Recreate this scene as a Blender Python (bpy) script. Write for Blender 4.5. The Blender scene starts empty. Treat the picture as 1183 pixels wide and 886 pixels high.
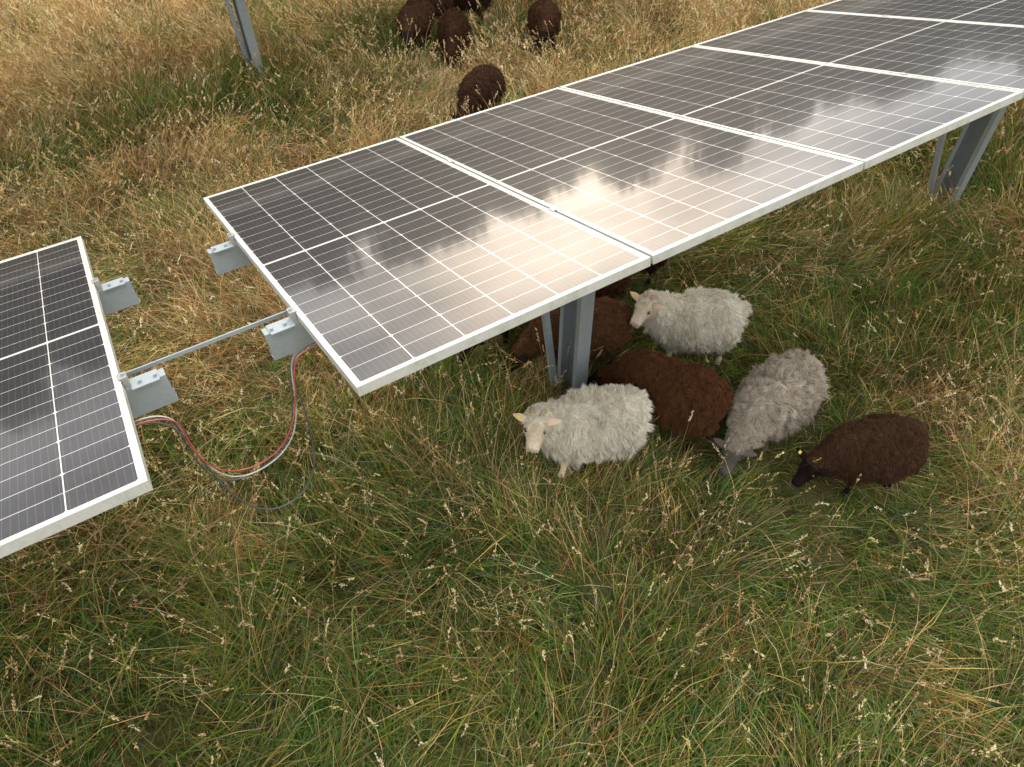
import bpy, bmesh, numpy as np, math
from mathutils import Vector, Matrix, kdtree
rng=np.random.default_rng(7)
sc=bpy.context.scene
R=math.radians
# ------------------------------------------------------------------ helpers
def link(o,parent=None):
    sc.collection.objects.link(o)
    if parent: o.parent=parent
    return o
def empty(name,loc=(0,0,0),rot=(0,0,0)):
    e=bpy.data.objects.new(name,None); e.location=loc; e.rotation_euler=rot; e.empty_display_size=.2
    return link(e)
def np_mesh(name,V,quads=None,tris=None,cols=None,mats=(),smooth=False,matidx=None):
    me=bpy.data.meshes.new(name)
    q=np.zeros((0,4),int) if quads is None else np.asarray(quads); t=np.zeros((0,3),int) if tris is None else np.asarray(tris)
    nl=q.size+t.size
    me.vertices.add(len(V)); me.vertices.foreach_set('co',np.asarray(V,dtype=np.float32).ravel())
    me.loops.add(nl); me.loops.foreach_set('vertex_index',np.concatenate([q.ravel(),t.ravel()]).astype(np.int32))
    me.polygons.add(len(q)+len(t))
    tot=np.concatenate([np.full(len(q),4),np.full(len(t),3)]).astype(np.int32)
    st=np.concatenate([[0],np.cumsum(tot)[:-1]]).astype(np.int32)
    me.polygons.foreach_set('loop_start',st)
    me.polygons.foreach_set('loop_total',tot)
    if matidx is not None: me.polygons.foreach_set('material_index',np.asarray(matidx,dtype=np.int32))
    if smooth: me.polygons.foreach_set('use_smooth',np.ones(len(tot),bool))
    me.update(calc_edges=True)
    if cols is not None:
        a=me.color_attributes.new('col','FLOAT_COLOR','POINT')
        c=np.ones((len(V),4),np.float32); c[:,:3]=cols; a.data.foreach_set('color',c.ravel())
    for m in mats: me.materials.append(m)
    return me
class MB:
    """collects pieces into one mesh"""
    def __init__(s): s.v=[]; s.f=[]; s.m=[]
    def add(s,V,F,m=0):
        o=len(s.v); s.v+= [tuple(x) for x in V]; s.f+=[tuple(i+o for i in f) for f in F]; s.m+=[m]*len(F)
    def box(s,a,b,m=0):
        x0,y0,z0=a; x1,y1,z1=b
        V=[(x0,y0,z0),(x1,y0,z0),(x1,y1,z0),(x0,y1,z0),(x0,y0,z1),(x1,y0,z1),(x1,y1,z1),(x0,y1,z1)]
        s.add(V,[(0,3,2,1),(4,5,6,7),(0,1,5,4),(1,2,6,5),(2,3,7,6),(3,0,4,7)],m)
    def extr(s,poly,p0,p1,xa,m=0):
        p0=Vector(p0);p1=Vector(p1); z=(p1-p0).normalized(); x=Vector(xa); x=(x-z*x.dot(z)).normalized(); y=z.cross(x)
        n=len(poly); V=[p0+x*a+y*b for a,b in poly]+[p1+x*a+y*b for a,b in poly]
        F=[(i,(i+1)%n,n+(i+1)%n,n+i) for i in range(n)]+[tuple(range(n))[::-1],tuple(range(n,2*n))]
        s.add(V,F,m)
    def tube(s,pts,rad,n=8,m=0):
        pts=[Vector(p) for p in pts]; V=[];F=[]
        rad=rad if hasattr(rad,'__len__') else [rad]*len(pts)
        ref=Vector((0,0,1))
        for i,p in enumerate(pts):
            t=(pts[min(i+1,len(pts)-1)]-pts[max(i-1,0)]).normalized()
            a=t.cross(ref)
            if a.length<.05: a=t.cross(Vector((1,0,0)))
            a.normalize(); b=t.cross(a)
            for k in range(n):
                an=2*math.pi*k/n; V.append(p+(a*math.cos(an)+b*math.sin(an))*rad[i])
        for i in range(len(pts)-1):
            for k in range(n):
                F.append((i*n+k,i*n+(k+1)%n,(i+1)*n+(k+1)%n,(i+1)*n+k))
        F.append(tuple(range(n))[::-1]); F.append(tuple(range((len(pts)-1)*n,len(pts)*n)))
        s.add(V,F,m)
    def obj(s,name,mats,parent=None,smooth=False,bevel=0):
        me=bpy.data.meshes.new(name); me.from_pydata(s.v,[],s.f); me.update()
        bm=bmesh.new(); bm.from_mesh(me); bmesh.ops.recalc_face_normals(bm,faces=bm.faces)
        bm.to_mesh(me); bm.free()
        for m in mats: me.materials.append(m)
        me.polygons.foreach_set('material_index',s.m)
        if smooth: me.polygons.foreach_set('use_smooth',[True]*len(me.polygons))
        o=bpy.data.objects.new(name,me); link(o,parent)
        if bevel:
            b=o.modifiers.new('bev','BEVEL'); b.width=bevel; b.segments=2; b.limit_method='ANGLE'
        return o
def cprof(w,d,lip,t):
    h=w/2; e=d/2
    return [(-h,-e),(h,-e),(h,e),(-h,e),(-h,e-lip),(-h+t,e-lip),(-h+t,e-t),(h-t,e-t),(h-t,-e+t),(-h+t,-e+t),(-h+t,-e+lip),(-h,-e+lip)]
def newmat(name):
    m=bpy.data.materials.new(name); m.use_nodes=True; nt=m.node_tree; nt.nodes.clear()
    out=nt.nodes.new('ShaderNodeOutputMaterial'); return m,nt,out
def N(nt,t,**k):
    n=nt.nodes.new(t)
    for a,b in k.items(): setattr(n,a,b)
    return n
def M(nt,op,a,b=None,c=None,clamp=False):
    n=nt.nodes.new('ShaderNodeMath'); n.operation=op; n.use_clamp=clamp
    for i,v in enumerate((a,b,c)):
        if v is None: continue
        if isinstance(v,(int,float)): n.inputs[i].default_value=v
        else: nt.links.new(v,n.inputs[i])
    return n.outputs[0]
def mixc(nt,f,a,b,mode='MIX'):
    n=nt.nodes.new('ShaderNodeMix'); n.data_type='RGBA'; n.blend_type=mode
    for s,v in ((n.inputs[0],f),(n.inputs[6],a),(n.inputs[7],b)):
        if isinstance(v,(int,float)): s.default_value=v
        elif isinstance(v,tuple): s.default_value=(*v,1)
        else: nt.links.new(v,s)
    return n.outputs[2]
def noise(nt,scale,detail=4,vec=None,rough=.55):
    n=N(nt,'ShaderNodeTexNoise'); n.inputs['Scale'].default_value=scale; n.inputs['Detail'].default_value=detail; n.inputs['Roughness'].default_value=rough
    if vec is not None: nt.links.new(vec,n.inputs['Vector'])
    return n.outputs['Fac']
def ramp(nt,f,stops):
    n=N(nt,'ShaderNodeValToRGB'); e=n.color_ramp.elements
    e[0].position=stops[0][0]; e[0].color=(*stops[0][1],1); e[1].position=stops[-1][0]; e[1].color=(*stops[-1][1],1)
    for p,c in stops[1:-1]:
        x=e.new(p); x.color=(*c,1)
    nt.links.new(f,n.inputs[0]); return n.outputs[0]
# ------------------------------------------------------------------ materials
def mat_metal(name,base,rough=.45,metal=.6,dirt=(.16,.15,.11),dirtamt=.35,sc_=8):
    m,nt,out=newmat(name); tc=N(nt,'ShaderNodeTexCoord').outputs['Object']
    n1=noise(nt,sc_,6,tc,.7); n2=noise(nt,60,3,tc)
    c=mixc(nt,M(nt,'MULTIPLY',ramp(nt,n1,[(.48,(0,0,0)),(.75,(1,1,1))]),dirtamt),base,dirt)
    c=mixc(nt,.25,c,ramp(nt,n2,[(.3,tuple(x*.75 for x in base)),(.7,tuple(min(1,x*1.15) for x in base))]))
    b=N(nt,'ShaderNodeBsdfPrincipled'); nt.links.new(c,b.inputs['Base Color']); b.inputs['Metallic'].default_value=metal
    nt.links.new(M(nt,'ADD',rough-.1,M(nt,'MULTIPLY',n1,.25)),b.inputs['Roughness'])
    nt.links.new(b.outputs[0],out.inputs[0]); return m
m_frame=mat_metal('anodised_frame',(.60,.61,.58),.42,.3,(.22,.24,.14),.7,7)
m_galv=mat_metal('galvanised_steel',(.36,.41,.44),.5,.5,(.22,.23,.22),.5,6)
m_alu=mat_metal('clamp_aluminium',(.45,.45,.45),.4,.6)
m_back,nt,out=newmat('backsheet'); b=N(nt,'ShaderNodeBsdfPrincipled'); tc=N(nt,'ShaderNodeTexCoord').outputs['Object']
nt.links.new(ramp(nt,noise(nt,4,4,tc),[(.3,(.5,.5,.48)),(.7,(.65,.65,.63))]),b.inputs['Base Color']); b.inputs['Roughness'].default_value=.6; nt.links.new(b.outputs[0],out.inputs[0])
TILT=0.2219; L=2.2236; W=1.141; GAP=.013; NL=(-1.6993,-1.0846,2.1413)
m_cell,nt,out=newmat('pv_cells')
uv=N(nt,'ShaderNodeUVMap'); uv.uv_map='UVMap'; sp=N(nt,'ShaderNodeSeparateXYZ'); nt.links.new(uv.outputs[0],sp.inputs[0])
u,v=sp.outputs[0],sp.outputs[1]
mu=.021; pu=(W-2*mu)/6; mv=.024; mid=.013; pv=(L-2*mv-mid)/24
def linemask(x,half): return M(nt,'LESS_THAN',x,half)
cu=M(nt,'DIVIDE',M(nt,'SUBTRACT',u,mu),pu)
du=M(nt,'MULTIPLY',M(nt,'ABSOLUTE',M(nt,'SUBTRACT',cu,M(nt,'ROUND',cu))),pu)
lu=linemask(du,.0018)
vv=M(nt,'SUBTRACT',v,L/2); av=M(nt,'ABSOLUTE',vv)
cv=M(nt,'DIVIDE',M(nt,'SUBTRACT',av,mid/2),pv)
dv=M(nt,'MULTIPLY',M(nt,'ABSOLUTE',M(nt,'SUBTRACT',cv,M(nt,'ROUND',cv))),pv)
lv=linemask(dv,.0011)
lm=M(nt,'LESS_THAN',av,mid/2)
ou=M(nt,'GREATER_THAN',M(nt,'ABSOLUTE',M(nt,'SUBTRACT',u,W/2)),W/2-mu)
ov=M(nt,'GREATER_THAN',av,L/2-mv)
fullv=M(nt,'MULTIPLY',M(nt,'ABSOLUTE',M(nt,'SUBTRACT',M(nt,'MULTIPLY',cv,.5),M(nt,'ROUND',M(nt,'MULTIPLY',cv,.5)))),pv*2)
dia=M(nt,'LESS_THAN',M(nt,'ADD',du,fullv),.0085)
mask=lu
for x in (lv,lm,ou,ov,dia): mask=M(nt,'MAXIMUM',mask,x)
bu=M(nt,'MULTIPLY',cu,9.0); bd=M(nt,'ABSOLUTE',M(nt,'SUBTRACT',M(nt,'FRACT',bu),.5))
bus=M(nt,'MULTIPLY',M(nt,'LESS_THAN',bd,.022),.28)
ob=N(nt,'ShaderNodeTexCoord').outputs['Object']
cellid=N(nt,'ShaderNodeCombineXYZ'); nt.links.new(M(nt,'FLOOR',cu),cellid.inputs[0]); nt.links.new(M(nt,'FLOOR',M(nt,'DIVIDE',v,pv)),cellid.inputs[1])
wn=N(nt,'ShaderNodeTexWhiteNoise'); nt.links.new(cellid.outputs[0],wn.inputs[0])
cc=mixc(nt,wn.outputs[0],(.011,.011,.015),(.018,.017,.021))
cc=mixc(nt,bus,cc,(.30,.30,.30))
cc=mixc(nt,mask,cc,(.60,.59,.56))
dust=noise(nt,3,6,ob,.65); dust2=noise(nt,40,3,ob)
cc=mixc(nt,M(nt,'MULTIPLY',M(nt,'MULTIPLY',dust,dust2),.06),cc,(.42,.36,.28))
b=N(nt,'ShaderNodeBsdfPrincipled'); nt.links.new(cc,b.inputs['Base Color']); b.inputs['Roughness'].default_value=.35
b.inputs['IOR'].default_value=1.35; b.inputs['Coat Weight'].default_value=1; b.inputs['Coat IOR'].default_value=1.52
nt.links.new(M(nt,'ADD',.03,M(nt,'MULTIPLY',dust,.07)),b.inputs['Coat Roughness'])
nt.links.new(b.outputs[0],out.inputs[0])
def mat_plain(name,c,rough=.5,metal=0):
    m,nt,out=newmat(name); b=N(nt,'ShaderNodeBsdfPrincipled'); tc=N(nt,'ShaderNodeTexCoord').outputs['Object']
    n=noise(nt,30,3,tc); nt.links.new(ramp(nt,n,[(.3,tuple(x*.8 for x in c)),(.7,tuple(min(1,x*1.1) for x in c))]),b.inputs['Base Color'])
    b.inputs['Roughness'].default_value=rough; b.inputs['Metallic'].default_value=metal; nt.links.new(b.outputs[0],out.inputs[0]); return m
m_black=mat_plain('black_rubber',(.10,.10,.10),.4); m_red=mat_plain('red_insulation',(.40,.08,.07),.4); m_grey=mat_plain('grey_insulation',(.5,.5,.48),.4)
m_horn=mat_plain('horn',(.42,.30,.18),.5); m_eye=mat_plain('eye',(.02,.015,.01),.1); m_tag=mat_plain('yellow_tag',(.75,.60,.03),.4)
def mat_attr(name):
    m,nt,out=newmat(name); a=N(nt,'ShaderNodeAttribute'); a.attribute_name='col'
    b=N(nt,'ShaderNodeBsdfDiffuse'); nt.links.new(a.outputs['Color'],b.inputs['Color']); b.inputs['Roughness'].default_value=.6
    nt.links.new(b.outputs[0],out.inputs[0]); return m
m_wool=mat_attr('wool')
def mat_grass(name,trans=.3):
    m,nt,out=newmat(name); a=N(nt,'ShaderNodeAttribute'); a.attribute_name='col'
    d=N(nt,'ShaderNodeBsdfDiffuse'); nt.links.new(a.outputs['Color'],d.inputs['Color'])
    t=N(nt,'ShaderNodeBsdfTranslucent'); nt.links.new(a.outputs['Color'],t.inputs['Color'])
    mx=N(nt,'ShaderNodeMixShader'); mx.inputs[0].default_value=trans; nt.links.new(d.outputs[0],mx.inputs[1]); nt.links.new(t.outputs[0],mx.inputs[2])
    nt.links.new(mx.outputs[0],out.inputs[0]); return m
m_grass=mat_grass('grass_blades',.38)
# ------------------------------------------------------------------ value noise
_H=rng.random((256,256))
def vnoise(x,y,s,off=0):
    x=np.asarray(x)*s+off*17.3+500; y=np.asarray(y)*s+off*7.7+500
    xi=np.floor(x).astype(int); yi=np.floor(y).astype(int); fx=x-xi; fy=y-yi; fx=fx*fx*(3-2*fx); fy=fy*fy*(3-2*fy)
    h=lambda a,b:_H[a%256,b%256]
    return (h(xi,yi)*(1-fx)+h(xi+1,yi)*fx)*(1-fy)+(h(xi,yi+1)*(1-fx)+h(xi+1,yi+1)*fx)*fy
def fbm(x,y,s,off=0): return .55*vnoise(x,y,s,off)+.3*vnoise(x,y,s*2.1,off+3)+.15*vnoise(x,y,s*4.3,off+5)
# ------------------------------------------------------------------ ground
def gz(x,y): return .10*(fbm(x,y,.5,2)-.5)
g=np.concatenate([np.linspace(-400,-20,12)[:-1],np.linspace(-20,25,180),np.linspace(25,400,12)[1:]])
X,Y=np.meshgrid(g,g,indexing='ij'); Z=gz(X,Y)+.03*(vnoise(X,Y,3)-.5)
V=np.stack([X.ravel(),Y.ravel(),Z.ravel()],1); n=len(g)
ii,jj=np.meshgrid(np.arange(n-1),np.arange(n-1),indexing='ij'); a=(ii*n+jj).ravel()
Q=np.stack([a,a+n,a+n+1,a+1],1)
m_gr,nt,out=newmat('meadow_soil'); tc=N(nt,'ShaderNodeTexCoord').outputs['Object']
n1=noise(nt,.8,5,tc); n2=noise(nt,25,6,tc,.7)
c=mixc(nt,n2,ramp(nt,n1,[(.35,(.05,.065,.022)),(.65,(.11,.088,.042))]),(.075,.068,.028))
b=N(nt,'ShaderNodeBsdfDiffuse'); nt.links.new(c,b.inputs['Color'])
nt.links.new(b.outputs[0],out.inputs[0])
link(bpy.data.objects.new('ground',np_mesh('ground',V,Q,mats=[m_gr],smooth=True)))
# ------------------------------------------------------------------ grass
GREEN=np.array([(.125,.190,.036),(.16,.225,.044),(.090,.150,.042),(.19,.235,.052),(.115,.175,.070),(.24,.26,.068)])
STRAW=np.array([(.66,.49,.23),(.74,.58,.31),(.56,.39,.16),(.69,.52,.25),(.42,.26,.11),(.32,.18,.075)])
PALE=np.array([(.84,.70,.45),(.76,.60,.34),(.60,.42,.24)])
def pickc(cols,n,r):
    return cols[r.integers(0,len(cols),n)]*(1+.45*(r.random((n,1))-.5))
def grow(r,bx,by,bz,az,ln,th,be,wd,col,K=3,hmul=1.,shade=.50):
    n=len(bx); P=np.zeros((n,K+1,3)); P[:,0,0]=bx; P[:,0,1]=by; P[:,0,2]=bz-.02
    azt=az.copy(); tw=r.normal(0,.22,n); hm=np.broadcast_to(hmul,(n,))
    for k in range(K):
        t=np.minimum(th+be*((k+.5)/K)**1.3,2.2); azt=azt+tw; s=ln/K
        P[:,k+1,0]=P[:,k,0]+s*np.sin(t)*np.cos(azt); P[:,k+1,1]=P[:,k,1]+s*np.sin(t)*np.sin(azt)
        P[:,k+1,2]=np.maximum(P[:,k,2]+s*np.cos(t)*hm,bz+.02)
    sa=az+np.pi/2+r.normal(0,.6,n); side=np.stack([np.cos(sa),np.sin(sa),r.normal(0,.35,n)],1)
    V=np.zeros((n,2*K+1,3)); C=np.zeros((n,2*K+1,3))
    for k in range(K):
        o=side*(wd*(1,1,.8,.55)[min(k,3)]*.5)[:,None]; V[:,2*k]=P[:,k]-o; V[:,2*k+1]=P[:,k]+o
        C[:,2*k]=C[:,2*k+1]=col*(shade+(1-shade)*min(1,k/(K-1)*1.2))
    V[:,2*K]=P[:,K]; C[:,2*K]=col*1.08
    base=(np.arange(n)*(2*K+1))[:,None]
    Q=np.concatenate([base+np.array([2*k,2*k+1,2*k+3,2*k+2]) for k in range(K-1)])
    T=base+np.array([2*K-2,2*K-1,2*K])
    return V.reshape(-1,3),Q,T,C.reshape(-1,3),P
def heads(r,P,per,hl,sl,cols,spread=.004,wm=1.):
    n=len(P); tip=P[:,-1]; d=P[:,-1]-P[:,-2]; d/=np.linalg.norm(d,axis=1)[:,None]+1e-9
    s=r.random((n,per)); hln=r.uniform(.6,1.2,(n,1))*hl; pos=tip[:,None]-d[:,None]*(s*hln)[...,None]
    dr=d[:,None]+r.normal(0,.32,(n,per,3)); dr/=np.linalg.norm(dr,axis=2)[...,None]
    pos=(pos+r.normal(0,1,(n,per,3))*(.001+spread*s[...,None])).reshape(-1,3); dr=dr.reshape(-1,3)
    m=len(pos); wmm=np.repeat(np.broadcast_to(wm,(n,)),per)[:,None]; l=r.uniform(*sl,m)[:,None]*wmm; sd=np.cross(dr,r.normal(0,1,(m,3))); sd/=np.linalg.norm(sd,axis=1)[:,None]+1e-9
    V=np.stack([pos,pos+dr*l*.45+sd*l*.22,pos+dr*l,pos+dr*l*.45-sd*l*.22],1).reshape(-1,3)
    Q=(np.arange(m)*4)[:,None]+np.arange(4)
    hc=np.repeat(pickc(cols,n,r),per,0)*(1+.3*(r.random((m,1))-.5))
    return V,Q,np.zeros((0,3),int),np.repeat(hc,4,0)
class Acc:
    def __init__(s): s.V=[];s.Q=[];s.T=[];s.C=[];s.o=0
    def add(s,V,Q,T,C,*_): s.V.append(V);s.Q.append(Q+s.o);s.T.append(T+s.o);s.C.append(C);s.o+=len(V)
    def mesh(s,name): return np_mesh(name,np.concatenate(s.V),np.concatenate(s.Q),np.concatenate(s.T),np.clip(np.concatenate(s.C),0,.9),[m_grass])
pi=math.pi
WHITE=((.70,.63,.49),(.90,.86,.74))  # lock root, tip: darker root puts shading between locks into the colour
SHEEP=[
 dict(p=(-.22,-.46),h=162,pose='up',hy=226,wool=WHITE,face=(.76,.67,.53),s=1.0,n=27000,ll=.046,horn=1,tag=1,fur=5000),
 dict(p=(.95,-.12),h=150,pose='up',hy=198,wool=WHITE,face=(.74,.65,.51),s=.98,n=22000,ll=.044,horn=1,tag=1,fur=4000),
 dict(p=(.37,-.56),h=115,pose='graze',hy=118,wool=((.040,.019,.011),(.155,.070,.032)),face=(.02,.013,.01),s=1.02,n=21000,ll=.032,horn=0,tag=0,clear=1,fur=500),
 dict(p=(.24,.22),h=159,pose='graze',hy=172,wool=((.05,.026,.014),(.20,.105,.052)),face=(.03,.018,.012),s=.97,n=16000,ll=.032,horn=0,tag=0,fur=1500),
 dict(p=(.62,.68),h=160,pose='graze',hy=160,wool=((.04,.02,.012),(.17,.08,.038)),face=(.03,.018,.012),s=.95,n=8000,ll=.034,horn=0,tag=0,fur=0),
 dict(p=(0.02,.83),h=200,pose='graze',hy=200,wool=((.015,.012,.010),(.05,.035,.025)),face=(.02,.015,.012),s=.95,n=5000,ll=.034,horn=0,tag=0,fur=0),
 dict(p=(1.22,.85),h=120,pose='graze',hy=120,wool=((.02,.013,.010),(.08,.04,.025)),face=(.02,.015,.012),s=.95,n=5000,ll=.034,horn=0,tag=0,fur=0),
 dict(p=(.89,-.94),h=190,pose='graze',hy=208,wool=((.22,.195,.16),(.60,.52,.42)),face=(.13,.115,.10),s=.97,n=27000,ll=.052,horn=0,tag=0,fur=3500),
 dict(p=(1.08,-1.53),h=158,pose='low',hy=182,wool=((.025,.014,.010),(.105,.058,.032)),face=(.016,.012,.011),s=.91,n=21000,ll=.032,horn=0,tag=1,clear=1,fur=3000),
 dict(p=(1.57,3.80),h=215,pose='graze',hy=215,wool=((.022,.012,.010),(.10,.052,.030)),face=(.02,.014,.01),s=.97,n=8000,ll=.036,horn=0,tag=0,fur=600),
 dict(p=(1.93,5.97),h=225,pose='low',hy=245,wool=((.03,.016,.012),(.17,.09,.05)),face=(.03,.02,.015),s=1.0,n=7000,ll=.036,horn=0,tag=0,fur=600),
 dict(p=(2.17,5.42),h=235,pose='graze',hy=235,wool=((.025,.013,.010),(.11,.055,.03)),face=(.02,.014,.01),s=.95,n=7000,ll=.036,horn=0,tag=0,fur=600),
 dict(p=(2.42,6.40),h=190,pose='graze',hy=190,wool=((.022,.012,.010),(.15,.085,.05)),face=(.02,.014,.01),s=1.0,n=5000,ll=.036,horn=0,tag=0,fur=0),
 dict(p=(2.85,6.30),h=140,pose='graze',hy=140,wool=((.018,.011,.009),(.065,.035,.022)),face=(.02,.014,.01),s=1.0,n=5000,ll=.036,horn=0,tag=0,fur=0),
 dict(p=(3.29,5.10),h=240,pose='low',hy=215,wool=((.022,.012,.010),(.14,.07,.038)),face=(.02,.014,.01),s=.95,n=7000,ll=.036,horn=0,tag=0,fur=600),
]
def jgrid(x0,x1,y0,y1,gp):
    xs=np.arange(x0,x1,gp); ys=np.arange(y0,y1,gp); X,Y=np.meshgrid(xs,ys); X=X.ravel()+rng.uniform(-.6,.6,X.size)*gp; Y=Y.ravel()+rng.uniform(-.6,.6,Y.size)*gp
    return X,Y
def sst(a,b,x): t=np.clip((x-a)/(b-a),0,1); return t*t*(3-2*t)
def straw_f(x,y):
    s=.15+.74*sst(.2,2.0,y)-.48*np.exp(-((y-5.6)/1.3)**2)*sst(6,0,x) + .24*sst(-1.6,-3.5,y)+.15*sst(2.5,5,x)*sst(-2,0,y)
    s=s+2.0*(fbm(x,y,.9,1)-.5)
    return np.clip(s,.03,.97)
def press(x,y):
    h=np.ones_like(x)
    for s in SHEEP:
        a=R(s['h']); dx=x-s['p'][0]; dy=y-s['p'][1]; lx=dx*math.cos(a)+dy*math.sin(a); ly=-dx*math.sin(a)+dy*math.cos(a)
        d=np.sqrt((np.maximum(np.abs(lx-.04)-.24,0))**2+ly**2)
        far=.32 if s.get('clear') else .28
        h=np.minimum(h,.38+.62*sst(.13,far,d))
        ha=R(s['hy']); hx=s['p'][0]+math.cos(a)*.36+math.cos(ha)*.14; hy_=s['p'][1]+math.sin(a)*.36+math.sin(ha)*.14
        h=np.minimum(h,.58+.42*sst(.04,.16,np.hypot(x-hx,y-hy_)))
    return h
QUAD=np.array([(-4.9,-.9),(.7,-4.3),(11.6,2.4),(-2.9,13.0)])
def inside(x,y):
    k=np.ones(len(x),bool)
    for i in range(4):
        a=QUAD[i]; b=QUAD[(i+1)%4]; k&=((b[0]-a[0])*(y-a[1])-(b[1]-a[1])*(x-a[0]))>0
    return k
def comb_dir(x,y): return 2*pi*2.0*fbm(x,y,.55,9)+.4
r=rng
acc=Acc()
def field(gp,cnt,dmin,dmax,wmul,rad=.095):
    x,y=jgrid(-6,13,-6,14,gp); dist=np.hypot(x+2.06,y+2.54); k=inside(x,y)&(dist>=dmin)&(dist<dmax); x,y=x[k],y[k]; n=len(x)
    s=np.clip(straw_f(x,y)+r.normal(0,.22,n),.03,.98); hgt=np.clip(.12+1.75*fbm(x,y,1.9,6),.4,1.5)*r.uniform(.75,1.25,n); lod=(fbm(x,y,.9,4)+r.normal(0,.05,n))>.50
    cb=comb_dir(x,y)+r.normal(0,.3,n); tb=r.uniform(.62,1.28,n); hue=1+.16*r.normal(0,1,(n,3))*np.array([1,.6,.8])
    m=n*cnt; rep=lambda a:np.repeat(a,cnt,0)
    X,Y,S,Hh,Ld,CB,TB,HU=map(rep,(x,y,s,hgt,lod,cb,tb,hue))
    ph=r.random(m)*2*pi; rr=rad*np.sqrt(r.random(m)); bx=X+rr*np.cos(ph); by=Y+rr*np.sin(ph)
    az=ph+r.normal(0,.7,m); toward=r.random(m)<np.where(Ld,.82,.3); az=np.where(toward,CB+r.normal(0,.45,m),az)
    dry=r.random(m)<(.06+.88*S)
    ln=np.where(dry,r.uniform(.16,.46,m),r.uniform(.13,.38,m))*Hh*np.where(Ld,1.25,1)
    th=np.where(Ld,r.uniform(.5,1.2,m),r.uniform(.05,.8,m)); be=r.uniform(.2,1.4,m)
    wd=np.where(dry,r.uniform(.0020,.0048,m),r.uniform(.0034,.0080,m))*wmul
    col=np.where(dry[:,None],pickc(STRAW,m,r),pickc(GREEN,m,r))*TB[:,None]*HU
    pr=press(bx,by); k=(pr>.40)|(r.random(m)<.5)
    a=[q[k] for q in (bx,by,gz(bx,by),az,ln*(.5+.5*pr),th,be,wd,col,pr)]
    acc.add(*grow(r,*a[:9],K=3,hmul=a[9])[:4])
field(.122,44,0,6.6,1.0)
field(.130,32,6.6,9.5,1.25)
field(.15,27,9.5,99,1.5)
def stems(gp,lnr,per,hl,sl,cols,w,pw,spread,scol=STRAW):
    x,y=jgrid(-6,13,-6,14,gp); k=inside(x,y); x,y=x[k],y[k]; s=straw_f(x,y); clump=sst(.35,.6,fbm(x,y,1.3,12)); k=(r.random(len(x))<pw(s)*(.35+.65*clump))&(press(x,y)>.92)
    x,y=x[k],y[k]; n=len(x); cb=comb_dir(x,y); az=np.where(r.random(n)<.6,cb+r.normal(0,.6,n),r.random(n)*2*pi)
    dist=np.hypot(x+2.06,y+2.54); wm=np.clip(dist/5.5,1,1.8)
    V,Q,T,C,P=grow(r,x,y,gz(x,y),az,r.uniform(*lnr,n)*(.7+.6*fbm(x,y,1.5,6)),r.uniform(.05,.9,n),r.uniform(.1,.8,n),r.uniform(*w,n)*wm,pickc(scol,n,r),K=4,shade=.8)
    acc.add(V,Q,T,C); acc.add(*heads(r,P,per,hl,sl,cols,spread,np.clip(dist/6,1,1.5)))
stems(.076,(.34,.66),14,.10,(.010,.017),np.concatenate([STRAW[:4],PALE]),(.0018,.0028),lambda s:.26+.80*s,.005)
stems(.15,(.38,.66),18,.085,(.012,.020),PALE,(.0020,.0030),lambda s:.8+.2*s,.003)
link(bpy.data.objects.new('meadow_grass',acc.mesh('meadow_grass')))
tufts=bpy.data.collections.new('grass_tufts')
for i in range(8):
    rr_=np.random.default_rng(100+i); A=Acc(); n=90; ph=rr_.random(n)*2*pi; q=.2*np.sqrt(rr_.random(n)); st=i>=4
    dry=rr_.random(n)<(.85 if st else .2); col=np.where(dry[:,None],pickc(STRAW,n,rr_),pickc(GREEN,n,rr_))
    A.add(*grow(rr_,q*np.cos(ph),q*np.sin(ph),np.zeros(n),ph+rr_.normal(0,.7,n),rr_.uniform(.18,.45,n),rr_.uniform(.1,.9,n),rr_.uniform(.2,1.2,n),rr_.uniform(.004,.008,n),col)[:4])
    tufts.objects.link(bpy.data.objects.new('tuft_%02d'%i,A.mesh('tuft_%02d'%i)))
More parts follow.
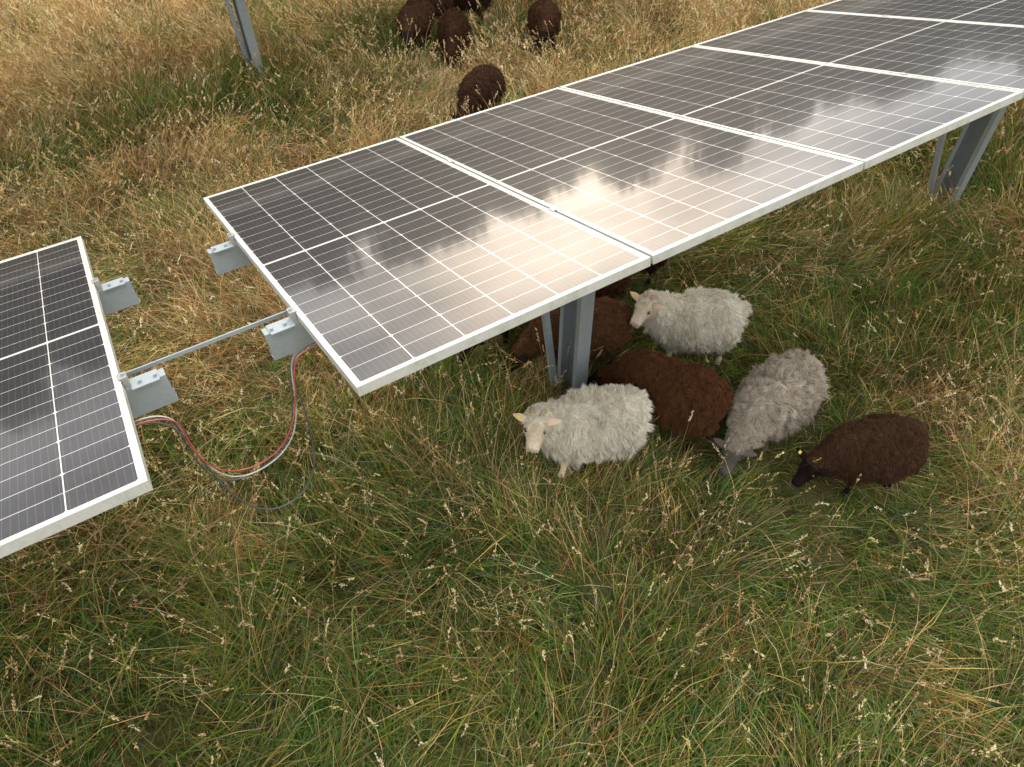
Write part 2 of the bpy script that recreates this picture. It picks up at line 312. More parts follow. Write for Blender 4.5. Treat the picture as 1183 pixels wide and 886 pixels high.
def scatter(name,P,rot,scl,idx,coll):
    me=bpy.data.meshes.new(name); me.vertices.add(len(P)); me.vertices.foreach_set('co',P.astype(np.float32).ravel())
    a=me.attributes.new('rot','FLOAT_VECTOR','POINT'); a.data.foreach_set('vector',rot.astype(np.float32).ravel())
    a=me.attributes.new('scl','FLOAT_VECTOR','POINT'); a.data.foreach_set('vector',scl.astype(np.float32).ravel())
    a=me.attributes.new('idx','INT','POINT'); a.data.foreach_set('value',idx.astype(np.int32))
    me.update(); o=link(bpy.data.objects.new(name,me))
    ng=bpy.data.node_groups.new(name,'GeometryNodeTree'); ng.interface.new_socket('Geometry',in_out='INPUT',socket_type='NodeSocketGeometry'); ng.interface.new_socket('Geometry',in_out='OUTPUT',socket_type='NodeSocketGeometry')
    gi=ng.nodes.new('NodeGroupInput'); go=ng.nodes.new('NodeGroupOutput'); ip=ng.nodes.new('GeometryNodeInstanceOnPoints'); ci=ng.nodes.new('GeometryNodeCollectionInfo')
    ci.inputs['Collection'].default_value=coll; ci.inputs['Separate Children'].default_value=True; ci.inputs['Reset Children'].default_value=True
    def na(nm,t):
        n=ng.nodes.new('GeometryNodeInputNamedAttribute'); n.data_type=t; n.inputs['Name'].default_value=nm; return n.outputs['Attribute']
    ng.links.new(gi.outputs[0],ip.inputs['Points']); ng.links.new(ci.outputs[0],ip.inputs['Instance']); ip.inputs['Pick Instance'].default_value=True
    ng.links.new(na('idx','INT'),ip.inputs['Instance Index']); ng.links.new(na('rot','FLOAT_VECTOR'),ip.inputs['Rotation']); ng.links.new(na('scl','FLOAT_VECTOR'),ip.inputs['Scale'])
    ng.links.new(ip.outputs[0],go.inputs[0])
    md=o.modifiers.new('instances','NODES'); md.node_group=ng; return o
Ps=[];Ss=[];Is=[]
for rng_box,gp,sz in (((-8,15,-8,16),.32,1.4),((-40,55,-30,42),1.0,2.8)):
    X,Y=jgrid(*rng_box,gp); k=~inside(X,Y)
    if gp>.5: k&=~((X>-8)&(X<15)&(Y>-8)&(Y<16))
    X,Y=X[k],Y[k]; n=len(X); s=straw_f(X,Y); Is.append(np.where(rng.random(n)<s,rng.integers(4,8,n),rng.integers(0,4,n)))
    Ps.append(np.stack([X,Y,gz(X,Y)],1)); q=rng.uniform(.8,1.2,n)*sz; Ss.append(np.stack([q,q,q*(.75 if gp<.5 else .5)],1))
P_=np.concatenate(Ps); n=len(P_)
scatter('surrounding_meadow',P_,np.stack([rng.normal(0,.15,n),rng.normal(0,.15,n),rng.uniform(0,6.28,n)],1),np.concatenate(Ss),np.concatenate(Is),tufts)
# ------------------------------------------------------------------ solar arrays
ca,sa=math.cos(TILT),math.sin(TILT)
def table(name,origin,n0,n1,xoff,posts,rod=False):
    """panels n0..n1 ; local frame x row, y up the slope (downhill, away), z normal"""
    root=empty(name,origin)
    tb=bpy.data.objects.new('tilt_frame',None); link(tb,root); tb.rotation_euler=(-TILT,0,0); tb.empty_display_size=.1
    fr=MB(); S=W+GAP
    rg=np.random.default_rng(n1+5)
    gl_v=[];gl_f=[];gl_uv=[]; bk=MB(); cl=MB()
    for i in range(n0,n1):
        x0=xoff+i*S; x1=x0+W
        lip=.011; hh=.036
        for (a0,b0),(a1,b1) in (((x0,0),(x0+lip,L)),((x1-lip,0),(x1,L)),((x0+lip,0),(x1-lip,lip)),((x0+lip,L-lip),(x1-lip,L))):
            fr.box((a0,b0,-hh),(a1,b1,0))
        fr.box((x0+lip,lip,-hh+.001),(x0+.03,L-lip,-hh+.003)); fr.box((x1-.03,lip,-hh+.001),(x1-lip,L-lip,-hh+.003))
        dz=rg.normal(0,.0007,4)
        k=len(gl_v); gl_v+=[(x0+lip-.001,lip-.001,-.003+dz[0]),(x1-lip+.001,lip-.001,-.003+dz[1]),(x1-lip+.001,L-lip+.001,-.003+dz[2]),(x0+lip-.001,L-lip+.001,-.003+dz[3])]
        gl_f.append((k,k+1,k+2,k+3)); gl_uv+=[(lip,lip),(W-lip,lip),(W-lip,L-lip),(lip,L-lip)]
        bk.box((x0+lip,lip,-.012),(x1-lip,L-lip,-.008))
        bk.box((x0+W/2-.06,L/2-.03,-.03),(x0+W/2+.06,L/2+.03,-.013),1)
        for vy in (.28*L,.70*L):
            if i<n1-1: cl.box((x1-.005,vy-.016,.0015),(x1+GAP+.005,vy+.016,.004)); cl.box((x1+.003,vy-.016,-.05),(x1+GAP-.003,vy+.016,.0015))
    xa=xoff+n0*S; xb=xoff+n1*S-GAP
    for vy in (.28*L,.70*L):
        for xx,s in ((xa,-1),(xb,1)):
            a,bb=sorted((xx-s*.006,xx+s*.022)); cl.box((a,vy-.022,.0015),(bb,vy+.022,.005)); a,bb=sorted((xx+s*.002,xx+s*.022)); cl.box((a,vy-.022,-.05),(bb,vy+.022,.0015))
            cl.tube([(xx+s*.012,vy,.005),(xx+s*.012,vy,.013)],.007,6)
    fr.obj('module_frames',[m_frame],tb,bevel=.0015)
    me=bpy.data.meshes.new('module_glass'); me.from_pydata(gl_v,[],gl_f); uvl=me.uv_layers.new(name='UVMap')
    uvl.data.foreach_set('uv',np.array(gl_uv,dtype=np.float32).ravel()); me.materials.append(m_cell)
    link(bpy.data.objects.new('module_glass',me),tb)
    bk.obj('module_backs',[m_back,m_black],tb); cl.obj('module_clamps',[m_alu],tb)
    pu_=MB()
    for vy in (.28*L,.70*L):
        pu_.extr(cprof(.055,.11,.018,.003),(xa-.13,vy,-.037-.055),(xb+.13,vy,-.037-.055),(0,-1,0))
        for xx,s in ((xa,-1),(xb,1)):
            pu_.box((min(xx+s*.02,xx+s*.11),vy-.050,-.0365),(max(xx+s*.02,xx+s*.11),vy+.03,-.032))
            for k in (.05,.10): pu_.tube([(xx+s*k,vy-.02,-.033),(xx+s*k,vy-.02,-.022)],.007,6)
    for px in posts:
        pu_.extr(cprof(.05,.10,.015,.003),(px-origin[0]+.09,.22*L,-.149-.05),(px-origin[0]+.09,.80*L,-.149-.05),(1,0,0))
    pu_.obj('purlins_and_rafters',[m_galv],tb)
    ps=MB()
    for px in posts:
        lx=px-origin[0]; ly=-NL[1]; top=-(ly)*math.tan(TILT)-.15
        ps.extr(cprof(.10,.20,.035,.005),(lx,ly,-origin[2]-.3),(lx,ly,top),(1,0,0))
        ps.box((lx+.051,ly-.08,top-.18),(lx+.06,ly+.08,top+.04))
        f=.70*L; fy=f*ca; fz=-f*sa-.2
        ps.extr([(-.02,-.02),(.02,-.02),(.02,-.016),(-.016,-.016),(-.016,.02),(-.02,.02)],(lx-.075,ly+.10,-origin[2]+.12),(lx-.075,fy,fz+.03),(1,0,0))
        ps.tube([(lx-.10,ly+.1,-origin[2]+.2),(lx+.0,ly+.1,-origin[2]+.2)],.008,6)
    ps.obj('posts_and_struts',[m_galv],root)
    if rod:
        rd=MB(); rd.extr([(-.014,-.002),(.014,-.002),(.014,.002),(-.010,.002),(-.010,.012),(-.014,.012)],(-.604,.33*L,-.052),(-.01,.33*L,-.052),(0,1,0)); rd.obj('bonding_bar',[m_galv],tb)
    return root,tb
table('solar_panel_array',NL,0,11,0,[0,4.12,8.24],rod=True)
table('solar_panel_array',NL,-6,0,-.6075+GAP,[-4.12,-8.0])
table('solar_panel_array',(NL[0]-9.0,NL[1]+6.35,NL[2]),0,20,0,[-8.7,-4.2,-.05,4.25,8.4])
def P3(x,v,dz): return Vector((NL[0]+x,NL[1]+v*L*ca,NL[2]-v*L*sa+dz))
def cable(name,a,b,sag,side,skew,mat,rad):
    cu=bpy.data.curves.new(name,'CURVE'); cu.dimensions='3D'; cu.bevel_depth=rad; cu.bevel_resolution=3
    sp_=cu.splines.new('NURBS'); n=13; pts=[]
    for i in range(n):
        t=i/(n-1); p=a.lerp(b,t); w=(1-abs(2*t-1)**2.2); bow=math.sin(2*pi*t)
        pts.append((p.x-bow*.05+skew*w,p.y+side*w,p.z-sag*w+.007*math.sin(11*t+sag*30),1))
    pts=[(a.x-.14,a.y,a.z,1)]+pts+[(b.x+.05,b.y+.01,b.z-.005,1),(b.x+.18,b.y+.02,b.z-.01,1)]
    sp_.points.add(len(pts)-1)
    for q,c in zip(sp_.points,pts): q.co=c
    sp_.use_endpoint_u=True; sp_.order_u=4
    cu.materials.append(mat); return link(bpy.data.objects.new(name,cu))
cables=empty('power_cables')
for nm,dx,dv,sg,sd,sk,mt,ra in (('red_cable',0,0,.38,-.05,-.05,m_red,.0030),('grey_cable',-.01,.01,.45,-.04,-.03,m_grey,.0028),('black_cable',-.01,.01,.48,-.02,-.06,m_black,.0028),('thick_black_cable',-.02,0,.66,-.07,.02,m_black,.0034)):
    c=cable(nm,P3(-.50+dx,.20+dv,-.10),P3(-.08+dx,.21+dv,-.10),sg,sd,sk,mt,ra); c.parent=cables
c=cable('under_panel_cable',P3(.35,.12,-.09),P3(.95,.14,-.09),.12,0,0,m_black,.003); c.parent=cables
# ------------------------------------------------------------------ sheep
def loft(mb,nodes,n=20,sub=4):
    P=[Vector(a[0]) for a in nodes]; Wd=[a[1] for a in nodes]; Hh=[a[2] for a in nodes]
    def cr(a,b,c,d,t): return .5*((2*b)+(c-a)*t+(2*a-5*b+4*c-d)*t*t+(3*b-a-3*c+d)*t**3)
    pts=[];ww=[];hh=[]; m=len(P)
    for i in range(m-1):
        i0=max(i-1,0);i3=min(i+2,m-1)
        for k in range(sub):
            t=k/sub; pts.append(cr(P[i0],P[i],P[i+1],P[i3],t)); ww.append(max(.004,cr(Wd[i0],Wd[i],Wd[i+1],Wd[i3],t))); hh.append(max(.004,cr(Hh[i0],Hh[i],Hh[i+1],Hh[i3],t)))
    pts.append(P[-1]);ww.append(Wd[-1]);hh.append(Hh[-1])
    V=[];F=[]; prev=Vector((0,1,0))
    for i,p in enumerate(pts):
        t=(pts[min(i+1,len(pts)-1)]-pts[max(i-1,0)]).normalized()
        s=prev-t*prev.dot(t); s.normalize(); prev=s.copy(); up=t.cross(s)
        for k in range(n):
            a=2*pi*k/n; V.append(p+s*ww[i]*math.cos(a)+up*hh[i]*math.sin(a))
    for i in range(len(pts)-1):
        for k in range(n): F.append((i*n+k,i*n+(k+1)%n,(i+1)*n+(k+1)%n,(i+1)*n+k))
    F.append(tuple(range(n))[::-1]); F.append(tuple(range((len(pts)-1)*n,len(pts)*n)))
    mb.add(V,F)
def sheep(i,d):
    r=np.random.default_rng(500+i); kd_rel=R(d['hy']-d['h'])
    root=empty('sheep',(d['p'][0],d['p'][1],float(gz(d['p'][0],d['p'][1]))),(0,0,R(d['h']))); root.scale=[d['s']]*3
    cy,sy=math.cos(kd_rel),math.sin(kd_rel)
    trunk=[((-.300,0,.38),.06,.07),((-.28,0,.385),.13,.13),((-.21,0,.375),.172,.172),((-.07,0,.36),.192,.188),((.06,0,.36),.178,.188),((.16,0,.388),.148,.168),((.225,0,.435),.11,.135)]
    ps=d['pose']
    if ps=='up':
        nk=[((.285+.01*cy,.02*sy,.50),.085,.100),((.315+.04*cy,.06*sy,.565),.070,.078)]
        hb=Vector((.325+.06*cy,.09*sy,.595)); hp=R(-32)
    elif ps=='graze':
        nk=[((.30,.01*sy,.36),.088,.098),((.36+.03*cy,.05*sy,.29),.070,.078)]
        hb=Vector((.385+.06*cy,.08*sy,.25)); hp=R(-48)
    else:
        nk=[((.30,.02*sy,.41),.088,.098),((.34+.04*cy,.06*sy,.385),.068,.076)]
        hb=Vector((.36+.07*cy,.09*sy,.365)); hp=R(-42)
    HS=1.07
    h=Vector((cy*math.cos(hp),sy*math.cos(hp),math.sin(hp))); sd=Vector((-sy,cy,0)); up=h.cross(sd)
    if up.z<0: up=-up
    hbn=np.array(hb); hn=np.array(h)
    h=h*HS; sd=sd*HS; up=up*HS
    hd=[(hb+h*.00,.054*HS,.062*HS),(hb+h*.045,.054*HS,.062*HS),(hb+h*.080,.044*HS,.052*HS),(hb+h*.120,.036*HS,.042*HS),(hb+h*.155,.033*HS,.037*HS),(hb+h*.180,.022*HS,.025*HS)]
    mb=MB(); loft(mb,trunk+nk+hd)
    for sgn in (-1,1):
        o=r.uniform(-.04,.04)
        for ch in ([((.15,sgn*.09,.36),.06),((.15+o*.5,sgn*.095,.24),.042),((.145+o,sgn*.095,.15),.026),((.145+o*1.2,sgn*.095,.06),.019),((.155+o*1.4,sgn*.095,.0),.026)],
                   [((-.19,sgn*.09,.37),.085),((-.145,sgn*.10,.27),.062),((-.225-o,sgn*.10,.16),.029),((-.215-o*1.2,sgn*.10,.06),.02),((-.202-o*1.3,sgn*.10,0.),.026)]):
            P=[Vector(c[0]) for c in ch]; mb.tube(P,[c[1] for c in ch],12)
        # brow ridge over the eye
        c=hb+h*.050+sd*sgn*.030+up*.045; mb.tube([c-h*.02,c,c+h*.022],[.012,.018,.010],8)
    me=bpy.data.meshes.new('tmp'); me.from_pydata(mb.v,[],mb.f); me.update()
    bm=bmesh.new(); bm.from_mesh(me); bmesh.ops.recalc_face_normals(bm,faces=bm.faces); bm.to_mesh(me); bm.free()
    o=bpy.data.objects.new('body',me); link(o,root)
    rm=o.modifiers.new('r','REMESH'); rm.mode='VOXEL'; rm.voxel_size=.010; rm.use_smooth_shade=True
    sm=o.modifiers.new('s','SMOOTH'); sm.iterations=5; sm.factor=.5
    dg=bpy.context.evaluated_depsgraph_get(); me2=bpy.data.meshes.new_from_object(o.evaluated_get(dg)); me2.name='body'
    o.modifiers.clear(); o.data=me2
    nv=len(me2.vertices); co=np.zeros(nv*3); me2.vertices.foreach_get('co',co); co=co.reshape(-1,3)
    root_c,tip_c=np.array(d['wool'][0]),np.array(d['wool'][1]); face=np.array(d['face'])
    ax=(co-hbn)@hn; rad_=np.linalg.norm(co-hbn-np.outer(ax,hn),axis=1)
    isface=((ax>.020)&(rad_<.11)&(ax<.3)).astype(float); isleg=(co[:,2]<.19).astype(float)
    if ps!='up': isleg=isleg*(co[:,0]<.27)
    vn=np.zeros(nv*3); me2.vertices.foreach_get('normal',vn); vn=vn.reshape(-1,3)
    lum=np.clip(1-np.maximum(isface,isleg)-np.clip(1-np.linalg.norm(co-hbn,axis=1)/.16,0,1),0,1)
    bump=(vnoise(co[:,0]+co[:,2]*.7,co[:,1]+co[:,2]*.6,11,i)-.5)*.034+(vnoise(co[:,0]-co[:,2],co[:,1]*1.3,24,i+20)-.5)*.018
    co=co+vn*(bump*lum)[:,None]; me2.vertices.foreach_set('co',co.ravel()); me2.update()
    f=np.maximum(isface,isleg)[:,None]
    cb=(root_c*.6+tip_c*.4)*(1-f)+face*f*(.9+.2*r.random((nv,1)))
    nose=(ax>.172)&(rad_<.06); cb[nose]=cb[nose]*.4+np.array([.16,.10,.085])*.6*(face.mean()>.3)+cb[nose]*.4*(face.mean()<=.3)
    at=me2.color_attributes.new('col','FLOAT_COLOR','POINT'); c4=np.ones((nv,4),np.float32); c4[:,:3]=cb; at.data.foreach_set('color',c4.ravel())
    me2.materials.clear(); me2.materials.append(m_wool); me2.polygons.foreach_set('use_smooth',[True]*len(me2.polygons))
    npz=len(me2.polygons); ar=np.zeros(npz); me2.polygons.foreach_get('area',ar); cen=np.zeros(npz*3); me2.polygons.foreach_get('center',cen); cen=cen.reshape(-1,3)
    nr=np.zeros(npz*3); me2.polygons.foreach_get('normal',nr); nr=nr.reshape(-1,3)
    axp=(cen-hbn)@hn; rp=np.linalg.norm(cen-hbn-np.outer(axp,hn),axis=1)
    fm_=(axp>.020)&(rp<.11)
    w=ar*np.where(fm_,0,1)*np.where((cen[:,2]<.21)&(cen[:,0]<.27),0,1)
    n=d['n']; k=r.choice(npz,n,p=w/w.sum()); rootp=cen[k]+r.normal(0,.004,(n,3)); nn=nr[k]
    ncl=max(260,n//30); kc=r.choice(npz,ncl,p=w/w.sum()); cc_=cen[kc]; cn=nr[kc]
    ll=d['ll']
    fa=vnoise(cc_[:,0]+cc_[:,2],cc_[:,1]-cc_[:,2],7.,i+2)*3.2-1.6
    flow=np.stack([-.45*np.cos(fa)+.2*np.sin(fa),np.sign(cc_[:,1])*.15+.5*np.sin(fa),-.9*np.ones(ncl)],1)
    cdir=cn*.48+flow*.54+r.normal(0,.23,(ncl,3)); cdir/=np.linalg.norm(cdir,axis=1)[:,None]
    dn=(cdir*cn).sum(1); cdir+=cn*np.maximum(0,.26-dn)[:,None]
    headness=np.clip(1-np.linalg.norm(cc_-hbn,axis=1)/.22,0,1)
    clen=ll*r.uniform(.65,1.35,ncl)*(1+.4*(cn[:,2]<-.1))*(1-.72*headness)
    ctip=cc_+cdir*clen[:,None]
    kt=kdtree.KDTree(ncl)
    for q in range(ncl): kt.insert(cc_[q],q)
    kt.balance(); jit=rootp+r.normal(0,.009,(n,3)); ci=np.array([kt.find(p)[1] for p in jit])
    g_=r.uniform(.05,.68,n)[:,None]
    tip=(rootp+cdir[ci]*(clen[ci]*r.uniform(.75,1.2,n))[:,None])*(1-g_)+ctip[ci]*g_+r.normal(0,.0045,(n,3))
    midp=rootp*.5+tip*.5+nn*ll*.2+r.normal(0,.003,(n,3))
    patch=vnoise(cc_[:,0]+i*3,cc_[:,1]+cc_[:,2],9.,i)
    var=(.87+.26*r.random((n,1)))*((.83+.28*patch)*r.uniform(.91,1.09,ncl))[ci][:,None]
    hz=np.clip((rootp[:,2:3]-.2)/.35,0,1); var=var*(.82+.22*hz)  # fleece colour brightens upwards, top light painted into the locks
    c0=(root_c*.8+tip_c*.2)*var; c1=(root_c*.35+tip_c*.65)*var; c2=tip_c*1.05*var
    th=np.full(n,.0025*(9000/n)**.5)
    nf=d['fur']
    if nf:
        wf=ar*np.where(fm_&(axp<.185),1,0); kf=r.choice(npz,nf,p=wf/wf.sum()); rf=cen[kf]+r.normal(0,.003,(nf,3)); nf_=nr[kf]
        df=nf_*.45+hn*.8+r.normal(0,.25,(nf,3)); df/=np.linalg.norm(df,axis=1)[:,None]; lf=r.uniform(.007,.014,nf)[:,None]*np.clip(1.4-axp[kf]/.16,.5,1.4)[:,None]
        cf=face*(.82+.36*r.random((nf,1)))
        rootp=np.concatenate([rootp,rf]); tip=np.concatenate([tip,rf+df*lf]); midp=np.concatenate([midp,rf+df*lf*.5+nf_*.001]); th=np.concatenate([th,np.full(nf,.0008)])
        c0=np.concatenate([c0,cf*.85]);c1=np.concatenate([c1,cf]);c2=np.concatenate([c2,cf*1.08]); n=n+nf
    dd=tip-rootp; s1=np.cross(dd,r.normal(0,1,(n,3))); s1/=np.linalg.norm(s1,axis=1)[:,None]+1e-9; s2=np.cross(dd,s1); s2/=np.linalg.norm(s2,axis=1)[:,None]+1e-9
    V=np.zeros((n,7,3))
    for q in range(3):
        a=2*pi*q/3; of=(s1*math.cos(a)+s2*math.sin(a))*th[:,None]; V[:,q]=rootp+of; V[:,3+q]=midp+of*.85
    V[:,6]=tip; bs=(np.arange(n)*7)[:,None]
    Q=np.concatenate([bs+np.array([q,(q+1)%3,3+(q+1)%3,3+q]) for q in range(3)]); T=np.concatenate([bs+np.array([3+q,3+(q+1)%3,6]) for q in range(3)])
    C=np.zeros((n,7,3)); C[:,:3]=c0[:,None]; C[:,3:6]=c1[:,None]; C[:,6]=c2
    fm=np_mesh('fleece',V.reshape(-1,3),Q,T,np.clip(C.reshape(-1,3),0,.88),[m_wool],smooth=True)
    link(bpy.data.objects.new('fleece',fm),root)
    for sgn,nm in ((-1,'ear_right'),(1,'ear_left')):
        e=MB(); b0=hb+h*.012+sd*sgn*.042+up*.030; dr=(sd*sgn*1.0-h*.20+up*.02).normalized()
        nd=[(b0,.014,.009),(b0+dr*.032,.023,.010),(b0+dr*.064,.019,.008),(b0+dr*.095,.005,.004)]
        V=[];F=[];K=10
        for q,(p,a,bb) in enumerate(nd):
            for z in range(K):
                an=2*pi*z/K; V.append(p+h*a*math.cos(an)+up*bb*math.sin(an))
        for q in range(len(nd)-1):
            for z in range(K): F.append((q*K+z,q*K+(z+1)%K,(q+1)*K+(z+1)%K,(q+1)*K+z))
        F.append(tuple(range(K))); F.append(tuple(range((len(nd)-1)*K,len(nd)*K)))
        e.add(V,F); eo=e.obj(nm,[m_wool],root,smooth=True); at=eo.data.color_attributes.new('col','FLOAT_COLOR','POINT')
        at.data.foreach_set('color',np.tile(np.array([*(face*np.array([.92,.84,.80])),1]),len(eo.data.vertices)).astype(np.float32))
        ey=MB(); c=hb+h*.064+sd*sgn*.046+up*.026
        ey.tube([c-up*.011,c-up*.008,c,c+up*.008,c+up*.011],[.001,.011,.015,.011,.001],8); ey.obj('eye',[m_eye],root,smooth=True)
        nz=MB(); c=hb+h*.178+sd*sgn*.012+up*.014; nz.tube([c-sd*.005,c,c+sd*.005],[.001,.006,.001],6); nz.obj('nostril',[m_eye],root)
        if d['horn']:
            ho=MB(); pts=[];rd=[]
            for q in range(18):
                t=q/17; a=t*4.6; rr=.046*(1-.35*t)
                pts.append(hb-h*.010+up*.054+sd*sgn*(.022+.050*t)+(-h*math.sin(a)*1.0+up*(math.cos(a)-1)*1.0)*rr)
                rd.append((.014*(1-.8*t)+.001)*(1+.10*(q%2)))
            ho.tube(pts,rd,8); ho.obj('horn',[m_horn],root,smooth=True)
        if d['tag'] and sgn==-1:
            tg=MB(); c=b0+dr*.058+up*.011; V=[c-h*.009-dr*.009,c+h*.011-dr*.009,c+h*.011+dr*.009,c-h*.009+dr*.009]; V=V+[p+up*.003 for p in V]
            tg.add(V,[(0,1,2,3),(4,5,6,7),(0,1,5,4),(1,2,6,5),(2,3,7,6),(3,0,4,7)]); tg.obj('ear_tag',[m_tag],root)
    tl=MB(); tl.tube([(-.28,0,.41),(-.305,0,.37),(-.315,0,.31),(-.31,0,.27)],[.03,.026,.02,.008],8); t_=tl.obj('tail',[m_wool],root,smooth=True)
    at=t_.data.color_attributes.new('col','FLOAT_COLOR','POINT'); at.data.foreach_set('color',np.tile(np.array([*(root_c*.5+tip_c*.5),1]),len(t_.data.vertices)).astype(np.float32))
for i,d in enumerate(SHEEP): sheep(i,d)
# ------------------------------------------------------------------ distant tree line
m_leaf=mat_grass('leaves',.15); m_bark=mat_plain('bark',(.12,.09,.06),.9)
trees=bpy.data.collections.new('tree_kinds')
for i in range(4):
    r=np.random.default_rng(900+i); mb=MB(); H=r.uniform(11.5,13.5); cr_=r.uniform(2.8,3.6)
    mb.tube([(0,0,-.3),(.1,0,H*.3),(0,.1,H*.6),(0,0,H*.9)],[.28,.2,.12,.03],8)
    cl=[]
    for k in range(30):
        a=r.random()*2*pi; z=r.uniform(.12,.93); q=cr_*math.sin(pi*min(1,(z*.85+.12)))**.5*r.uniform(.3,.9); c=Vector((q*math.cos(a),q*math.sin(a),H*z)); cl.append((c,r.uniform(1.1,1.8)))
        mb.tube([(0,0,H*z*.7),tuple(c)],[.06,.02],5)
    nb=len(mb.f)
    C=np.array([c for c,_ in cl]); Rr=np.array([q for _,q in cl]); n=3600; k=r.integers(0,30,n); dd=r.normal(0,1,(n,3)); dd/=np.linalg.norm(dd,axis=1)[:,None]
    p=C[k]+dd*(Rr[k]*r.uniform(.4,1.,n)**.5)[:,None]; s1=r.normal(0,1,(n,3)); s1/=np.linalg.norm(s1,axis=1)[:,None]; s2=np.cross(s1,dd); s2/=np.linalg.norm(s2,axis=1)[:,None]+1e-6
    l=r.uniform(.20,.36,n)[:,None]; LV=np.stack([p-s1*l,p+s2*l*.6,p+s1*l,p-s2*l*.6],1).reshape(-1,3)
    tb_=bpy.data.meshes.new('tree'); av=[tuple(x) for x in mb.v]; o0=len(av)
    tb_.from_pydata(av+[tuple(x) for x in LV],[],mb.f+[(o0+4*q,o0+4*q+1,o0+4*q+2,o0+4*q+3) for q in range(n)])
    tb_.materials.append(m_bark); tb_.materials.append(m_leaf); tb_.polygons.foreach_set('material_index',[0]*nb+[1]*n)
    at=tb_.color_attributes.new('col','FLOAT_COLOR','POINT'); cc4=np.ones((len(tb_.vertices),4),np.float32); cc4[:,:3]=(.06,.07,.04); cc4[o0:,:3]=np.repeat(np.array([.06,.065,.035])*(.6+.8*r.random((n,1))),4,0); at.data.foreach_set('color',cc4.ravel())
    trees.objects.link(bpy.data.objects.new('tree_%d'%i,tb_))
tp=[];ts=[]
for (x0,y0),(x1,y1),dl,s0,s1_ in (((-45,46),(20,44),1.5,.95,.95),((20,44),(66,14),1.3,.94,.80),((-42,49),(22,47),2.6,.97,.97),((22,47),(68,17),2.2,.96,.82)):
    Ln=math.hypot(x1-x0,y1-y0); m=int(Ln/dl)
    for q in range(m):
        t=q/m; tp.append((x0+(x1-x0)*t+rng.normal(0,.8),y0+(y1-y0)*t+rng.normal(0,.8),0)); ts.append((s0+(s1_-s0)*min(1,t*2))*rng.uniform(.90,1.09))
tp=np.array(tp); n=len(tp); s=np.array(ts)
scatter('tree_line',tp,np.stack([np.zeros(n),np.zeros(n),rng.uniform(0,6.28,n)],1),np.stack([s,s,s],1),rng.integers(0,4,n),trees)
# ------------------------------------------------------------------ sky + sun
AZ,EL=R(32),R(40)
sd_=Vector((math.sin(AZ)*math.cos(EL),math.cos(AZ)*math.cos(EL),math.sin(EL)))
w=bpy.data.worlds.new('World'); sc.world=w; w.use_nodes=True; nt=w.node_tree; nt.nodes.clear(); out=nt.nodes.new('ShaderNodeOutputWorld')
sky=N(nt,'ShaderNodeTexSky'); sky.sky_type='NISHITA'; sky.sun_disc=False; sky.sun_elevation=EL; sky.sun_rotation=AZ
tc=N(nt,'ShaderNodeTexCoord').outputs['Generated']; sp=N(nt,'ShaderNodeSeparateXYZ'); nt.links.new(tc,sp.inputs[0])
zc=M(nt,'ADD',M(nt,'MAXIMUM',sp.outputs[2],0),.12); cb=N(nt,'ShaderNodeCombineXYZ'); nt.links.new(M(nt,'DIVIDE',sp.outputs[0],zc),cb.inputs[0]); nt.links.new(M(nt,'DIVIDE',sp.outputs[1],zc),cb.inputs[1])
cn=noise(nt,1.1,7,cb.outputs[0],.6)
gd=Vector((math.sin(R(31))*math.cos(R(13)),math.cos(R(31))*math.cos(R(13)),math.sin(R(13))))
dp=N(nt,'ShaderNodeVectorMath',operation='DOT_PRODUCT'); nt.links.new(tc,dp.inputs[0]); dp.inputs[1].default_value=gd
gl=M(nt,'POWER',M(nt,'MAXIMUM',dp.outputs['Value'],0),26)
hi=M(nt,'MULTIPLY',M(nt,'MAXIMUM',sp.outputs[2],0),2.6)
br=M(nt,'ADD',M(nt,'ADD',.95,hi),M(nt,'MULTIPLY',gl,6.0))
cm=ramp(nt,cn,[(.36,(.4,.4,.4)),(.50,(.87,.87,.87)),(.64,(1.2,1.2,1.2))])
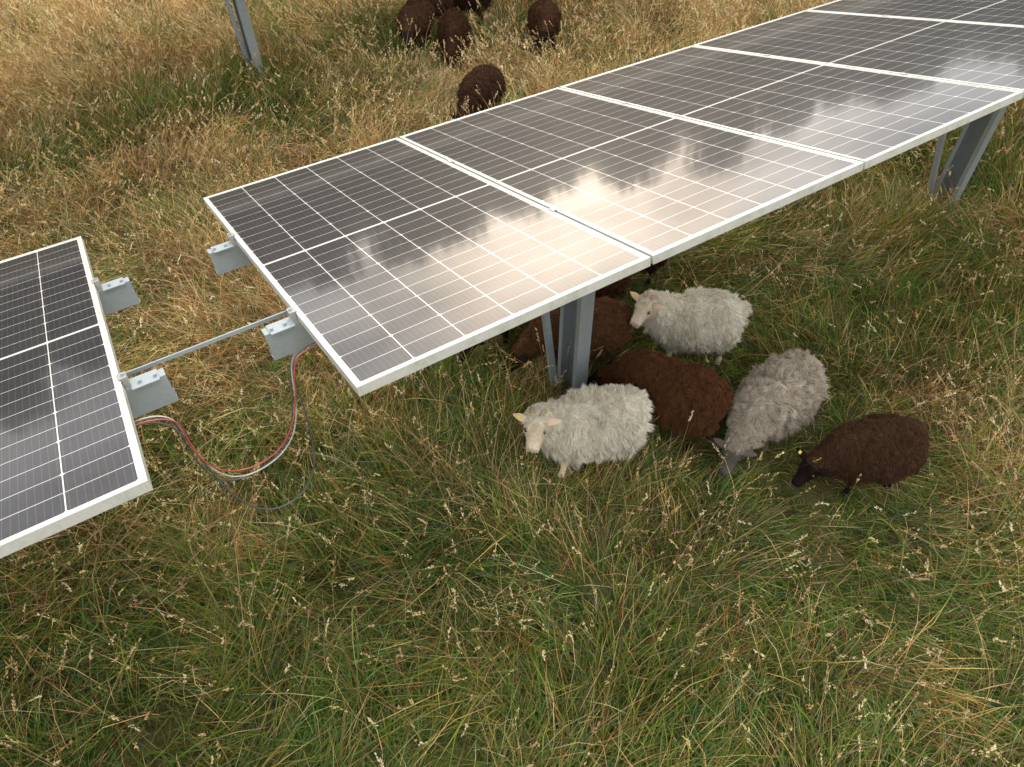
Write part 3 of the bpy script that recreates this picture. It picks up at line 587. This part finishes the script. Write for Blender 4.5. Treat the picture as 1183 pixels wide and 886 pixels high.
cl_=mixc(nt,M(nt,'MINIMUM',M(nt,'MULTIPLY',gl,1.5),1),(1.0,.98,.95),(1.0,.83,.65))
cl_=mixc(nt,1.0,cl_,cm,'MULTIPLY')
vm=N(nt,'ShaderNodeVectorMath',operation='SCALE'); nt.links.new(cl_,vm.inputs[0]); nt.links.new(br,vm.inputs['Scale'])
bg1=N(nt,'ShaderNodeBackground'); nt.links.new(sky.outputs[0],bg1.inputs[0]); bg1.inputs[1].default_value=.12
bg2=N(nt,'ShaderNodeBackground'); nt.links.new(vm.outputs[0],bg2.inputs[0]); bg2.inputs[1].default_value=1
ms=N(nt,'ShaderNodeMixShader'); ms.inputs[0].default_value=.9; nt.links.new(bg1.outputs[0],ms.inputs[1]); nt.links.new(bg2.outputs[0],ms.inputs[2]); nt.links.new(ms.outputs[0],out.inputs[0])
sl=bpy.data.lights.new('sun','SUN'); sl.energy=1.5; sl.angle=R(14); sl.color=(1,.92,.80); so=link(bpy.data.objects.new('sun',sl)); so.rotation_euler=sd_.to_track_quat('Z','Y').to_euler(); so.location=(0,0,20)
# ------------------------------------------------------------------ camera
cam=bpy.data.cameras.new('camera'); co_=link(bpy.data.objects.new('camera',cam)); sc.camera=co_
yaw,pitch,roll=.5565,.8233,-.0224
fw=Vector((math.sin(yaw)*math.cos(pitch),math.cos(yaw)*math.cos(pitch),-math.sin(pitch))); rt=Vector((math.cos(yaw),-math.sin(yaw),0)); upv=rt.cross(fw)
r_=rt*math.cos(roll)+upv*math.sin(roll); u_=-rt*math.sin(roll)+upv*math.cos(roll)
Mx=Matrix.Identity(4)
for i in range(3): Mx[i][0]=r_[i]; Mx[i][1]=u_[i]; Mx[i][2]=-fw[i]
Mx[0][3],Mx[1][3],Mx[2][3]=-2.0567,-2.5387,3.6795
co_.matrix_world=Mx; cam.sensor_width=36; cam.lens=36*810.9/1183; cam.clip_end=2000; cam.clip_start=.05
sc.view_settings.view_transform='Standard'; sc.view_settings.look='None'; sc.view_settings.exposure=0
